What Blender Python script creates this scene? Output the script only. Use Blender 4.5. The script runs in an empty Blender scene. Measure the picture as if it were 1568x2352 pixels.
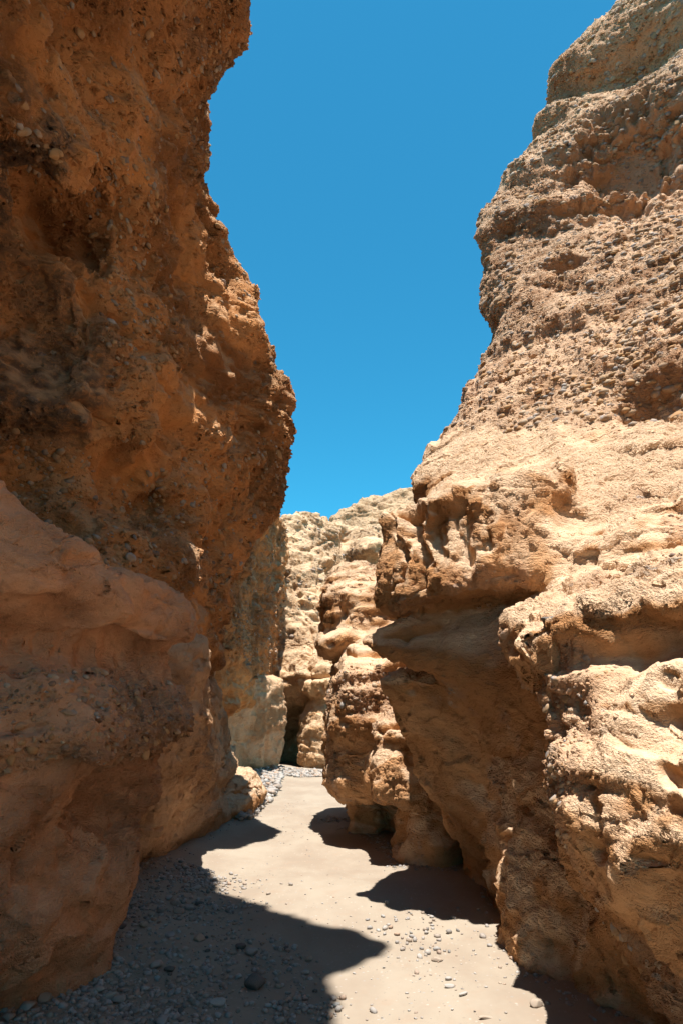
import bpy, math, random
import numpy as np
from mathutils import Vector, Matrix

# ------------------------------------------------------------------ camera, light, exposure
sc = bpy.context.scene
W0, H0, F0 = 1568.0, 2352.0, 1568.0          # measuring frame of the photograph
PITCH = math.radians(16.5)
EYE = np.array([0.0, 0.0, 1.6])
cam = bpy.data.cameras.new('camera')
cam.sensor_fit = 'VERTICAL'; cam.sensor_height = 36.0; cam.sensor_width = 24.0
cam.lens = 24.0; cam.clip_end = 2000.0; cam.clip_start = 0.05
camo = bpy.data.objects.new('camera', cam); sc.collection.objects.link(camo)
camo.location = EYE; camo.rotation_euler = (math.radians(90) + PITCH, 0, 0)
sc.camera = camo

SUN = np.array([0.03, -0.20, 1.0]); SUN /= np.linalg.norm(SUN)
sl = bpy.data.lights.new('sun', 'SUN'); sl.energy = 5.0; sl.angle = math.radians(0.53); sl.color = (1.0, 0.955, 0.89)
so = bpy.data.objects.new('sun', sl); sc.collection.objects.link(so)
so.rotation_euler = Vector(SUN).to_track_quat('Z', 'Y').to_euler(); so.location = (0, -3, 30)

wd = bpy.data.worlds.new('World'); sc.world = wd; wd.use_nodes = True
nt = wd.node_tree; nt.nodes.clear()
sky = nt.nodes.new('ShaderNodeTexSky'); sky.sky_type = 'NISHITA'; sky.sun_disc = False
sky.sun_elevation = math.asin(SUN[2]); sky.sun_rotation = math.atan2(SUN[0], SUN[1])
sky.altitude = 800; sky.air_density = 1.0; sky.dust_density = 0.25; sky.ozone_density = 2.2
bg = nt.nodes.new('ShaderNodeBackground'); bg.inputs['Strength'].default_value = 0.095
wo = nt.nodes.new('ShaderNodeOutputWorld')
tint = nt.nodes.new('ShaderNodeMix'); tint.data_type = 'RGBA'; tint.blend_type = 'MULTIPLY'
tint.inputs[0].default_value = 1.0; tint.inputs[7].default_value = (0.20, 1.0, 1.05, 1.0)
nt.links.new(sky.outputs[0], tint.inputs[6]); nt.links.new(tint.outputs[2], bg.inputs[0]); nt.links.new(bg.outputs[0], wo.inputs[0])

sc.view_settings.view_transform = 'Standard'; sc.view_settings.look = 'None'
sc.view_settings.exposure = 1.05; sc.view_settings.gamma = 1.0
sc.render.engine = 'CYCLES'
sc.cycles.max_bounces = 8; sc.cycles.diffuse_bounces = 4; sc.cycles.glossy_bounces = 2
sc.cycles.use_denoising = True; sc.cycles.use_adaptive_sampling = True; sc.cycles.adaptive_threshold = 0.025

# ------------------------------------------------------------------ measuring helpers
def ray(u, v):
    a = (u - W0/2)/F0; b = (H0/2 - v)/F0
    c, s = math.cos(PITCH), math.sin(PITCH)
    return np.array([a, c - b*s, s + b*c])
def P(u, v, y):
    d = ray(u, v); return EYE + d*(y/d[1])
def G(u, v, z=0.0):
    d = ray(u, v); return EYE + d*((z - EYE[2])/d[2])

class TPS:
    """thin plate spline value(p,q) through measured points"""
    def __init__(self, pts, vals, reg=1e-3):
        self.p = np.asarray(pts, float); n = len(self.p)
        K = self.k(self.p, self.p) + reg*np.eye(n)
        A = np.zeros((n+3, n+3)); A[:n, :n] = K
        A[:n, n] = 1; A[:n, n+1:] = self.p; A[n, :n] = 1; A[n+1:, :n] = self.p.T
        self.w = np.linalg.solve(A, np.concatenate([np.asarray(vals, float), np.zeros(3)]))
    @staticmethod
    def k(a, b):
        r2 = ((a[:, None, :] - b[None, :, :])**2).sum(-1)
        return 0.5*r2*np.log(r2 + 1e-9)
    def grid(self, p, q):
        pp, qq = np.meshgrid(p, q, indexing='ij'); x = np.stack([pp.ravel(), qq.ravel()], 1)
        out = np.empty(len(x))
        for i in range(0, len(x), 20000):
            c = x[i:i+20000]
            out[i:i+20000] = self.k(c, self.p) @ self.w[:-3] + self.w[-3] + c @ self.w[-2:]
        return out.reshape(pp.shape)

rng = np.random.default_rng(7)
LAT = [rng.random((64, 64, 64)).astype(np.float32) for _ in range(3)]
def vn(p, k=0):
    """value noise in -1..1 at points p (n,3)"""
    L = LAT[k % 3]; p = p + 17.3*k
    i = np.floor(p).astype(np.int64); f = (p - i).astype(np.float32)
    f = f*f*f*(f*(f*6 - 15) + 10)
    i &= 63; j = (i + 1) & 63
    x0, y0, z0 = i.T; x1, y1, z1 = j.T; fx, fy, fz = f.T
    a = L[x0, y0, z0]*(1-fx) + L[x1, y0, z0]*fx; b = L[x0, y1, z0]*(1-fx) + L[x1, y1, z0]*fx
    c = L[x0, y0, z1]*(1-fx) + L[x1, y0, z1]*fx; d = L[x0, y1, z1]*(1-fx) + L[x1, y1, z1]*fx
    return 2*((a*(1-fy) + b*fy)*(1-fz) + (c*(1-fy) + d*fy)*fz) - 1
def sstep(a, b, x):
    t = np.clip((x - a)/(b - a), 0, 1); return t*t*(3 - 2*t)
def smax(a, b, k):
    h = np.clip(0.5 + 0.5*(a - b)/k, 0, 1); return b + (a - b)*h + k*h*(1 - h)
def smin(a, b, k): return -smax(-a, -b, k)

def surface_nets(f, o, c):
    """quads of the zero surface of the field f (solid where negative) on a grid with origin o and cell c"""
    s = f < 0
    nx, ny, nz = f.shape
    cnt = np.zeros((nx-1, ny-1, nz-1), np.int8)
    for dx in (0, 1):
        for dy in (0, 1):
            for dz in (0, 1):
                cnt += s[dx:nx-1+dx, dy:ny-1+dy, dz:nz-1+dz]
    act = np.argwhere((cnt > 0) & (cnt < 8))
    idx = np.full(cnt.shape, -1, np.int64); idx[tuple(act.T)] = np.arange(len(act))
    acc = np.zeros((len(act), 3)); num = np.zeros(len(act))
    cor = [(dx, dy, dz) for dx in (0, 1) for dy in (0, 1) for dz in (0, 1)]
    for a in range(8):
        for ax in range(3):
            if cor[a][ax] == 0:
                d0 = np.array(cor[a]); d1 = d0.copy(); d1[ax] = 1
                v0 = f[tuple((act + d0).T)]; v1 = f[tuple((act + d1).T)]
                m = (v0 < 0) != (v1 < 0)
                t = np.where(m, v0/np.where(m, v0 - v1, 1), 0)
                acc += np.where(m[:, None], d0 + t[:, None]*(d1 - d0), 0); num += m
    V = (act + acc/num[:, None])*c + o
    Q = []
    for ax in range(3):
        e0 = [slice(0, None)]*3; e1 = [slice(0, None)]*3
        e0[ax] = slice(0, -1); e1[ax] = slice(1, None)
        A, B = s[tuple(e0)], s[tuple(e1)]
        ch = np.argwhere(A != B)
        b, g = (ax+1) % 3, (ax+2) % 3
        ok = (ch[:, b] > 0) & (ch[:, g] > 0) & (ch[:, b] < f.shape[b]-1) & (ch[:, g] < f.shape[g]-1)
        ch = ch[ok]
        def at(db, dg):
            q = ch.copy(); q[:, b] += db; q[:, g] += dg; return idx[tuple(q.T)]
        q = np.stack([at(-1, -1), at(0, -1), at(0, 0), at(-1, 0)], 1)
        fl = ~A[tuple(ch.T)]
        q[fl] = q[fl][:, ::-1]; Q.append(q)
    return V, np.concatenate(Q)

def mesh_np(name, V, Q):
    m = bpy.data.meshes.new(name); n = Q.shape[1]
    m.vertices.add(len(V)); m.vertices.foreach_set('co', np.asarray(V, np.float32).ravel())
    m.loops.add(Q.size); m.loops.foreach_set('vertex_index', np.asarray(Q, np.int32).ravel())
    m.polygons.add(len(Q))
    m.polygons.foreach_set('loop_start', np.arange(0, Q.size, n, dtype=np.int32))
    m.polygons.foreach_set('loop_total', np.full(len(Q), n, np.int32))
    m.polygons.foreach_set('use_smooth', np.ones(len(Q), bool))
    m.update(calc_edges=True); return m
def attr(m, name, val):
    a = m.attributes.new(name, 'FLOAT', 'POINT'); a.data.foreach_set('value', np.asarray(val, np.float32))

def subdivide(m, lv):
    o = bpy.data.objects.new('tmp', m); sc.collection.objects.link(o)
    md = o.modifiers.new('s', 'SUBSURF'); md.levels = lv; md.render_levels = lv
    dg = bpy.context.evaluated_depsgraph_get(); dg.update()
    r = bpy.data.meshes.new_from_object(o.evaluated_get(dg))
    bpy.data.objects.remove(o); bpy.data.meshes.remove(m)
    return r
def coords(m):
    a = np.empty(len(m.vertices)*3, np.float32); m.vertices.foreach_get('co', a); return a.reshape(-1, 3).astype(np.float64)
def normals(m):
    a = np.empty(len(m.vertices)*3, np.float32); m.vertex_normals.foreach_get('vector', a); return a.reshape(-1, 3).astype(np.float64)

def seg_dist(V, pl):
    d = np.full(len(V), 1e9)
    for a, b in zip(pl[:-1], pl[1:]):
        ab = b - a; t = np.clip(((V - a) @ ab)/(ab @ ab), 0, 1)
        d = np.minimum(d, np.linalg.norm(V - a - t[:, None]*ab, axis=1))
    return d

# ------------------------------------------------------------------ materials
def N(nt, t, **k):
    n = nt.nodes.new(t)
    for a, b in k.items(): setattr(n, a, b)
    return n
class MB:
    def __init__(s, name):
        s.m = bpy.data.materials.new(name); s.m.use_nodes = True; s.t = s.m.node_tree; s.t.nodes.clear()
        s.out = N(s.t, 'ShaderNodeOutputMaterial'); s.b = N(s.t, 'ShaderNodeBsdfPrincipled')
        s.t.links.new(s.b.outputs[0], s.out.inputs[0])
        s.b.inputs['Specular IOR Level'].default_value = 0.15; s.b.inputs['Roughness'].default_value = 0.95
        s.pos = N(s.t, 'ShaderNodeTexCoord').outputs['Object']
    def put(s, sock, v):
        if isinstance(v, bpy.types.NodeSocket): s.t.links.new(v, sock)
        elif hasattr(sock.default_value, '__len__'):
            sock.default_value = tuple(v) + ((1.0,) if len(v) == 3 and len(sock.default_value) == 4 else ())
        else: sock.default_value = v
    def math(s, op, a, b=0.0, c=0.0, clamp=False):
        n = N(s.t, 'ShaderNodeMath', operation=op, use_clamp=clamp)
        for i, v in enumerate((a, b, c)): s.put(n.inputs[i], v)
        return n.outputs[0]
    def scale(s, v, xyz):
        n = N(s.t, 'ShaderNodeVectorMath', operation='MULTIPLY'); s.put(n.inputs[0], v); n.inputs[1].default_value = xyz; return n.outputs[0]
    def addv(s, a, b):
        n = N(s.t, 'ShaderNodeVectorMath', operation='ADD'); s.put(n.inputs[0], a); s.put(n.inputs[1], b); return n.outputs[0]
    def noise(s, v, sc_, det=3, rough=0.55, col=False):
        n = N(s.t, 'ShaderNodeTexNoise'); s.put(n.inputs['Vector'], v)
        n.inputs['Scale'].default_value = sc_; n.inputs['Detail'].default_value = det; n.inputs['Roughness'].default_value = rough
        return n.outputs['Color' if col else 'Fac']
    def vor(s, v, sc_, feat='F1', rnd=1.0):
        n = N(s.t, 'ShaderNodeTexVoronoi', feature=feat); s.put(n.inputs['Vector'], v); n.inputs['Scale'].default_value = sc_
        n.inputs['Randomness'].default_value = rnd
        return n
    def ramp(s, f, lo, hi, a=0.0, b=1.0):
        n = N(s.t, 'ShaderNodeMapRange', interpolation_type='SMOOTHSTEP'); s.put(n.inputs[0], f)
        n.inputs[1].default_value = lo; n.inputs[2].default_value = hi; n.inputs[3].default_value = a; n.inputs[4].default_value = b
        return n.outputs[0]
    def mix(s, f, a, b, mode='MIX'):
        n = N(s.t, 'ShaderNodeMix', data_type='RGBA', blend_type=mode)
        s.put(n.inputs[0], f); s.put(n.inputs[6], a); s.put(n.inputs[7], b); return n.outputs[2]
    def cramp(s, f, stops):
        n = N(s.t, 'ShaderNodeValToRGB'); e = n.color_ramp.elements; s.put(n.inputs[0], f)
        while len(e) < len(stops): e.new(0.5)
        for k, (p, c) in zip(e, stops): k.position = p; k.color = tuple(c) + (1,)
        return n.outputs[0]
    def attr(s, name):
        return N(s.t, 'ShaderNodeAttribute', attribute_name=name).outputs['Fac']

PEB = [(0.0, (.30, .16, .075)), (.22, (.44, .26, .13)), (.42, (.20, .18, .17)), (.58, (.46, .36, .26)), (.74, (.25, .225, .21)), (.88, (.36, .32, .29)), (1.0, (.17, .11, .08))]
def rock_material(name, base, dark, top_tone, amp=1.0, pit=0.4, grey=1.0, ctint=(.4, .28, .2), facet=1.0):
    """sandstone that turns into pebble conglomerate where the attribute 'cong' is high"""
    M = MB(name); p = M.pos
    cc = M.attr('cong')
    wcol = M.noise(p, 5.0, 2, .5, col=True)
    pw = M.addv(p, M.scale(wcol, (.09, .09, .09)))
    fine = M.noise(M.scale(pw, (1, 1, 1.9)), 11, 5, .68)
    grain = M.noise(p, 75, 2, .7)
    light = tuple(min(1, c*k) for c, k in zip(base, (1.12, 1.2, 1.34)))
    col = M.mix(M.attr('tone'), base, dark)
    col = M.mix(M.math('MULTIPLY', M.attr('band'), .55), col, light)
    col = M.mix(M.ramp(fine, .46, .72, 0, .5), col, tuple(c*.62 for c in dark))
    col = M.mix(M.ramp(grain, .55, .8, 0, .45), col, tuple(c*.5 for c in dark))
    col = M.mix(M.math('MULTIPLY', cc, .6), col, M.mix(M.attr('tone'), ctint, tuple(c*.72 for c in ctint)))
    col = M.mix(M.math('MULTIPLY', M.attr('dark_patch'), M.ramp(fine, .36, .56, .45, 1.0)), col, (.13, .085, .06))
    col = M.mix(M.math('MULTIPLY', M.math('MULTIPLY', M.attr('top_tone'), M.math('MULTIPLY_ADD', cc, -.45, 1.0)), M.ramp(fine, .3, .7, 1.0, .6)), col, top_tone)  # paler colour on faces that point up, weaker on conglomerate
    h = M.math('MULTIPLY', M.math('MULTIPLY', M.math('SUBTRACT', fine, .5), .085*amp), M.math('MULTIPLY_ADD', M.attr('tone'), .85, .3))
    # broken faces: each cell is a plane with its own tilt
    rest = M.math('MULTIPLY_ADD', cc, -.7, 1.0)
    for sc_, k in ((1.7, .075), (5.5, .10)):
        fp = M.scale(M.addv(p, M.scale(wcol, (.20/sc_**.5, .20/sc_**.5, .20/sc_**.5))), (1, 1, 1.5))
        fv = M.vor(fp, sc_, 'SMOOTH_F1' if sc_ < 3 else 'F1'); dv = N(M.t, 'ShaderNodeVectorMath', operation='SUBTRACT')
        M.put(dv.inputs[0], fp); M.t.links.new(fv.outputs['Position'], dv.inputs[1])
        if sc_ < 3: fv.inputs['Smoothness'].default_value = .22
        cv = N(M.t, 'ShaderNodeVectorMath', operation='SUBTRACT'); M.t.links.new(fv.outputs['Color'], cv.inputs[0]); cv.inputs[1].default_value = (.5, .5, .5)
        dt = N(M.t, 'ShaderNodeVectorMath', operation='DOT_PRODUCT'); M.t.links.new(dv.outputs[0], dt.inputs[0]); M.t.links.new(cv.outputs[0], dt.inputs[1])
        h = M.math('ADD', h, M.math('MULTIPLY', M.math('MULTIPLY', dt.outputs['Value'], rest), k*2*facet))
    for sc_, r, keep, k, pt in ((5.5, .40, .62, .62, pit*.6), (11.5, .44, .34, .8, pit*.8), (25.0, .46, .12, .9, pit)):
        sv = M.vor(M.scale(pw, (1, 1, 1.55)), sc_, 'F1')
        d = sv.outputs['Distance']; cs = N(M.t, 'ShaderNodeSeparateColor'); M.t.links.new(sv.outputs['Color'], cs.inputs[0])
        R, Gc, Bc = cs.outputs
        q = M.math('DIVIDE', d, M.math('MULTIPLY_ADD', Bc, r*.55, r*.5))
        dome = M.math('POWER', M.math('SUBTRACT', 1.0, M.math('MULTIPLY', q, q), clamp=True), .6)
        pm = M.math('MULTIPLY', M.math('GREATER_THAN', R, keep), cc)
        sign = M.math('MULTIPLY_ADD', M.math('GREATER_THAN', Gc, 1 - pt), -2.3, 1.0)
        h = M.math('ADD', h, M.math('MULTIPLY', M.math('MULTIPLY', M.math('MULTIPLY', dome, sign), pm), r/sc_*k*amp))
        face = M.math('MULTIPLY', M.ramp(q, .85, 1.0, 1.0, 0.0), pm)
        coat = M.math('MULTIPLY', M.ramp(M.math('ADD', M.math('MULTIPLY', R, .5), M.math('MULTIPLY', fine, .6)), .4, .8, .1, 1.0), .9*grey)
        isp = M.math('GREATER_THAN', sign, 0.0)
        col = M.mix(M.math('MULTIPLY', M.math('MULTIPLY', face, coat), isp), col, M.cramp(Gc, PEB))
    h = M.math('ADD', h, M.math('MULTIPLY', grain, .012*amp))
    M.put(M.b.inputs['Base Color'], col)
    dn = N(M.t, 'ShaderNodeDisplacement'); dn.inputs['Midlevel'].default_value = 0.0; dn.inputs['Scale'].default_value = 1.0
    M.put(dn.inputs['Height'], M.math('MULTIPLY', h, M.attr('soft'))); M.t.links.new(dn.outputs[0], M.out.inputs['Displacement'])
    M.m.displacement_method = 'BOTH'
    return M.m

MAT_A = rock_material('conglomerate_orange', (.52, .235, .085), (.29, .125, .05), (.48, .31, .18), 1.35, .75, 1.0, (.42, .21, .095), .6)
MAT_B = rock_material('sandstone_orange', (.53, .275, .15), (.37, .185, .10), (.50, .285, .17), 1.1, .45, .6, (.34, .20, .12))
MAT_C = rock_material('sandstone_tan', (.52, .305, .17), (.40, .22, .115), (.53, .355, .22), 1.0, .3, .7, (.44, .28, .16), 1.2)
MAT_H = rock_material('sandstone_pale', (.50, .265, .12), (.37, .18, .075), (.63, .455, .305), .95, .3, 1.0, (.39, .24, .158), 1.35)
MAT_E = rock_material('sandstone_far', (.52, .315, .165), (.40, .23, .115), (.62, .445, .285), 1.0, .4, .5, (.46, .295, .175), 1.2)

# ------------------------------------------------------------------ rock masses
ROCKS = {}
def fbm(p, o=4, k=0):
    return sum(vn(p*2.03**i_, k + i_)*.55**i_ for i_ in range(o))
def rock(name, label, cat, field, box, cell, lv, mat, cong=None, dark_patch=None, rough=1.0, stamps=(), grooves=(), strata=.05, cracks=.03, taf=0.0, group=None, post=None, calm=None, top_amt=1.0):
    (x0, x1), (y0, y1), (z0, z1) = box
    xs = np.arange(x0, x1 + cell, cell); ys = np.arange(y0, y1 + cell, cell); zs = np.arange(z0, z1 + cell, cell)
    f = field(xs, ys, zs)
    f = np.broadcast_to(f, (len(xs), len(ys), len(zs))).astype(np.float32)
    V, Q = surface_nets(f, np.array([x0, y0, z0]), cell)
    # even out the cells: a few rounds of neighbour averaging, every second one pushed back so that nothing shrinks
    ea = np.concatenate([Q[:, 0], Q[:, 1], Q[:, 2], Q[:, 3]]); eb = np.concatenate([Q[:, 1], Q[:, 2], Q[:, 3], Q[:, 0]])
    dg_ = np.bincount(ea, minlength=len(V)) + np.bincount(eb, minlength=len(V)) + 1e-9
    for w_ in (.6, -.45, .6, -.45, .6, -.45, .6, .3):
        L_ = np.stack([(np.bincount(ea, V[eb, c], len(V)) + np.bincount(eb, V[ea, c], len(V)))/dg_ for c in range(3)], 1) - V
        V = V + w_*L_
    m = subdivide(mesh_np(name, V, Q), lv)
    v = coords(m); n = normals(m)
    d = .07*rough*vn(v*0.9, 0) + .09*rough*vn(v*1.9, 1) + .06*rough*vn(v*4.1, 2) + .028*rough*vn(v*8.5, 0)
    w = v + .35*np.stack([vn(v*.8, 1), vn(v*.8, 2), vn(v*.8 + 9, 0)], 1)
    d += strata*(vn(w*np.array([.35, .35, 3.2]), 1) + .6*vn(w*np.array([.7, .7, 7.5]), 2))
    # bedding cracks and steep joints
    w2 = v + .06*np.stack([vn(v*6, 1), vn(v*6, 2), vn(v*6 + 9, 0)], 1)
    c1 = np.abs(vn(w2*np.array([.45, .45, 1.9]), 2)); c2 = np.abs(vn(w2*np.array([1.1, 1.1, .35]) + 5, 0))
    ckm = np.exp(-(c1/.10)**4)*sstep(-.05, .35, vn(v*.8 + 31, 1)) + np.exp(-(c2/.085)**4)*sstep(.1, .45, vn(v*.7 + 11, 2))
    d -= cracks*ckm; flat = .8*ckm
    if taf:                                                     # weathered hollows
        t = sstep(.12, .5, vn(w*3.1 + 3, 2))*sstep(-.25, .3, vn(v*.6, 1)) + .5*sstep(.15, .5, vn(w*6.4 + 7, 0))*sstep(-.3, .2, vn(v*.9 + 2, 1))
        d -= taf*t
    if calm: d *= calm(v)
    v = v + n*d[:, None]
    dist = np.linalg.norm(v - EYE, axis=1); dirs = (v - EYE)/dist[:, None]
    def snap(t):                                                # a measured direction -> the first surface point along it
        if len(t) == 3 and not (t[0] > 20 or t[1] > 20): return np.array(t, float)
        r_ = ray(t[0], t[1]); r_ = r_/np.linalg.norm(r_)
        k = np.where(dirs @ r_ > math.cos(.012))[0]
        k = k[np.einsum('ij,ij->i', n[k], dirs[k]) < .2]
        return v[k[np.argmin(dist[k])]] if len(k) else P(*t)
    d = np.zeros(len(v))
    for c, r, dep, pw in stamps:
        q = np.sqrt((((v - snap(c))/np.asarray(r))**2).sum(1))
        d -= dep*(1 - sstep(pw, 1.0, q + .22*vn(v*4.0, 1) + .16*vn(v*11, 2)))
    if post: d += post(v, n)
    for pl, wd_, dep in grooves:
        pl = [snap(a) for a in pl]
        dd = seg_dist(v + .03*np.stack([vn(v*5, 0), vn(v*5, 1), vn(v*5, 2)], 1), pl)
        d -= dep*np.exp(-(dd/wd_)**2)*(.75 + .5*vn(v*3.0, 1)); flat = np.maximum(flat, np.exp(-(dd/(1.6*wd_))**4))
    v = v + n*d[:, None]
    m.vertices.foreach_set('co', v.astype(np.float32).ravel()); m.update()
    cg = cong(v) if cong else np.zeros(len(v))
    attr(m, 'cong', sstep(.3, .75, cg + .42*fbm(v*2.6, 3, 1)))
    attr(m, 'tone', sstep(-.5, .6, fbm(w*.9, 4, 2)))
    n2 = normals(m); ns = n2[:, 2] + .30*fbm(v*3.0, 3, 2)
    # tight hollows take less fine relief, so that their sides do not run into each other
    E = np.empty(len(m.edges)*2, np.int32); m.edges.foreach_get('vertices', E); E = E.reshape(-1, 2); a_, b_ = E.T; nv = len(v)
    dp = v[b_] - v[a_]; ke = ((n2[b_] - n2[a_])*dp).sum(1)/((dp*dp).sum(1) + 1e-9)
    deg = np.bincount(a_, minlength=nv) + np.bincount(b_, minlength=nv) + 1e-9
    kv = (np.bincount(a_, ke, nv) + np.bincount(b_, ke, nv))/deg
    kv = np.minimum(kv, 0) - 25*(1 - np.clip((n*n2).sum(1)*1.6 - .3, 0, 1))
    for _ in range(7):
        kv = .4*kv + .6*(np.bincount(a_, kv[b_], nv) + np.bincount(b_, kv[a_], nv))/deg
    attr(m, 'soft', np.minimum(1 - .55*np.clip(flat, 0, 1), .45 + .55*sstep(-14, -4, kv)))
    attr(m, 'top_tone', top_amt*sstep(-.05, .55, ns))  # grows with the upward tilt of the surface
    attr(m, 'band', sstep(.0, .7, fbm(w*np.array([.6, .6, 3.6]), 4, 0)))
    attr(m, 'dark_patch', (dark_patch(v) if dark_patch else 0)*sstep(-.25, .45, fbm(w*np.array([1.5, 1.5, .8]), 4, 1)) + np.zeros(len(v)))
    m.materials.append(mat)
    o = bpy.data.objects.new(name, m); sc.collection.objects.link(o)
    o['label'] = label; o['category'] = cat
    if group: o['group'] = group
    ROCKS[name] = (o, v, n, cg)
    print(name, len(m.polygons))
    return o

def px(l):                 # measured (u, v, y) -> world
    return np.array([P(*t) for t in l])
def side(pts, extra=(), sy=1.0, reg=2e-3):
    """x over (y, z)"""
    w = list(px(pts)) + [np.array(e, float) for e in extra]; w = np.array(w)
    t = TPS(np.stack([w[:, 1], w[:, 2]], 1), w[:, 0], reg); return t
def ell(X, Y, Z, c, r):
    q = np.sqrt(((X - c[0])/r[0])**2 + ((Y - c[1])/r[1])**2 + ((Z - c[2])/r[2])**2)
    return (q - 1)*min(r)
def bc(xs, ys, zs): return xs[:, None, None], ys[None, :, None], zs[None, None, :]

# --- A: tall overhanging left cliff
A_pts = [(555, 60, 6.0), (552, 10, 5.8), (545, 95, 6.1), (500, 150, 6.4), (472, 168, 6.7), (472, 205, 6.8), (478, 260, 7.0), (475, 350, 7.2), (510, 460, 7.6), (580, 610, 8.2),
         (610, 770, 8.6), (655, 850, 8.9), (662, 940, 9.0), (650, 1050, 9.2), (615, 1180, 9.5),
         (0, 0, 3.7), (0, 200, 3.9), (0, 380, 3.8), (0, 550, 4.5), (0, 800, 4.9), (0, 950, 4.9),
         (200, 50, 4.5), (200, 250, 4.7), (200, 400, 4.7), (180, 520, 5.4), (150, 700, 5.5), (150, 900, 5.5), (100, 1010, 5.3),
         (400, 50, 5.3), (400, 200, 5.7), (380, 380, 5.7), (330, 550, 6.2), (330, 750, 6.3), (330, 950, 6.6), (330, 1100, 6.6),
         (200, 1160, 5.9), (100, 1110, 5.4), (330, 1270, 6.8), (420, 1400, 7.8),
         (450, 600, 7.3), (480, 800, 7.5), (500, 950, 7.9), (500, 1100, 8.4), (450, 1250, 8.2), (560, 1100, 8.9), (560, 1250, 10.5),
         (470, 1400, 9.0), (505, 1380, 11.0), (550, 1400, 15.0), (600, 1400, 18.0), (640, 1400, 21.0), (490, 1520, 10.5), (550, 1530, 15), (600, 1530, 18), (641, 1200, 21.0), (645, 1100, 21.0)]
A_ext = [(.0, 2.7, 9.4), (.05, 3.3, 9.4), (.65, 3.95, 9.4), (-.45, 4.35, 9.4), (-.85, 4.85, 9.4), (-.05, 1.0, 9.6), (.0, 0, 9.6), (0, -3, 9.6), (0, -6, 9.6),
         (-2.3, 0, 5), (-2.3, -3, 5), (-2.3, -6, 5), (-2.2, 2, 5.4), (-2.4, 0, 1), (-2.4, -5, 1), (-2.6, 3, 1), (-2.8, 6, .5), (-2.8, 8, .5), (-2.7, 12, .5), (-2.9, 16, .5),
         (-1.6, 11, 6.3), (-1.8, 13, 6.3), (-1.72, 15, 6.5), (-1.82, 17, 6.8), (-1.95, 19, 7), (-1.85, 21, 7), (-1.9, 22.5, 4), (-2.6, 25, 5), (-2.3, 11, 2.4), (-2.4, 13, 2.3),
         (-.6, 3, 12), (-.6, 0, 12), (-.6, -5, 12), (-1.5, 6.1, 10.4)]
A_top = np.array([[-7, 11.2], [4.5, 11.5], [5.6, 11], [6.3, 10.4], [7.0, 9.7], [7.6, 8.5], [8.2, 7.7], [8.9, 6.95], [10, 6.6], [13, 6.8], [17, 7.8], [20, 7.8], [26, 7.5]])
def fA(xs, ys, zs):
    X, Y, Z = bc(xs, ys, zs)
    S = side(A_pts, A_ext).grid(ys, zs)[None]
    T = np.interp(ys, A_top[:, 0], A_top[:, 1])[None, :, None] - .15*(X + 2.5)
    f = smax((X - S)*.8, (Z - T)*.8, .25)
    for c, r in (((-2.6, 4.85, 3.72), (1.45, 1.65, .72)), (P(20, 650, 4.7), (.75, 1.1, 1.05)), (P(140, 480, 5.4), (.45, .6, .4)), (P(555, 1485, 12.5), (.55, 1.6, .55)), (P(340, 1120, 6.9), (.45, .9, .45))):
        f = smax(f, -ell(X, Y, Z, c, r), .22)
    return f
rock('conglomerate_cliff', 'tall overhanging orange pebbly cliff in deep shade along the left, pitted with holes', 'cliff', fA,
     ((-4.6, 1.1), (-5, 23.5), (-.4, 12)), .07, 2, MAT_A, rough=1.25, taf=.13, strata=.07,
     cong=lambda v: sstep(2.1, 2.9, v[:, 2] + .2*vn(v*1.5)) * (.75 + .45*vn(v*.8, 1)),
     dark_patch=lambda v: np.clip(.6*sstep(-.1, .5, vn(v*.55 + 3, 2))*sstep(2.8, 3.6, v[:, 2]) + 1.0*sstep(2.0, .7, np.linalg.norm((v - P(60, 720, 4.8))/np.array([1, 1, 1.1]), axis=1)) + .8*sstep(3.7, 3.3, v[:, 2])*sstep(2.3, 2.7, v[:, 2])*sstep(7.8, 6.8, v[:, 1]), 0, 1),  # random varnish patches, plus darker zones at the hollow and above the ledge
     stamps=[((250, 480, 5.4), (.5, .5, .2), .15, .1), ((270, 980, 5.4), (.2, .25, .2), .25, .1), ((60, 245, 4.9), (.08, .1, .06), .12, .1)])

# --- B: foreground ledge, lower left
B_pts = [(0, 1200, 3.5), (0, 1300, 3.45), (0, 1370, 3.42), (0, 1430, 3.75), (0, 1600, 3.55), (0, 1800, 3.5), (0, 2000, 3.6), (0, 2200, 3.85), (35, 2340, 4.31),
         (120, 1300, 3.7), (120, 1390, 3.7), (120, 1450, 3.95), (230, 1350, 4.05), (280, 1420, 4.2), (250, 1480, 4.25), (330, 1400, 4.55), (420, 1400, 5.1), (438, 1480, 5.2), (436, 1560, 5.2), (430, 1640, 5.3), (432, 1720, 5.25),
         (410, 1780, 5.35), (360, 1860, 5.3), (340, 2000, 5.2), (325, 2070, 5.1), (285, 2160, 5.0), (265, 2255, 4.9),
         (200, 1550, 3.9), (200, 1700, 3.85), (200, 1760, 3.9), (230, 1850, 4.35), (200, 1950, 4.2), (200, 2100, 4.35), (120, 2300, 4.5), (320, 1700, 4.5), (320, 1850, 4.85)]
B_ext = [(-2.1, 5.9, 2), (-2.1, 5.9, 1), (-2.2, 5.9, 0), (-1.9, 2.5, 2), (-1.9, 1, 2), (-1.9, 0, 2), (-1.9, -3, 2), (-1.8, 1, 0), (-1.8, -3, 0), (-2.9, 6.6, 1), (-1.7, 2.5, 0), (-1.6, 4.6, -.5), (-1.9, 5.5, -.5)]
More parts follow.
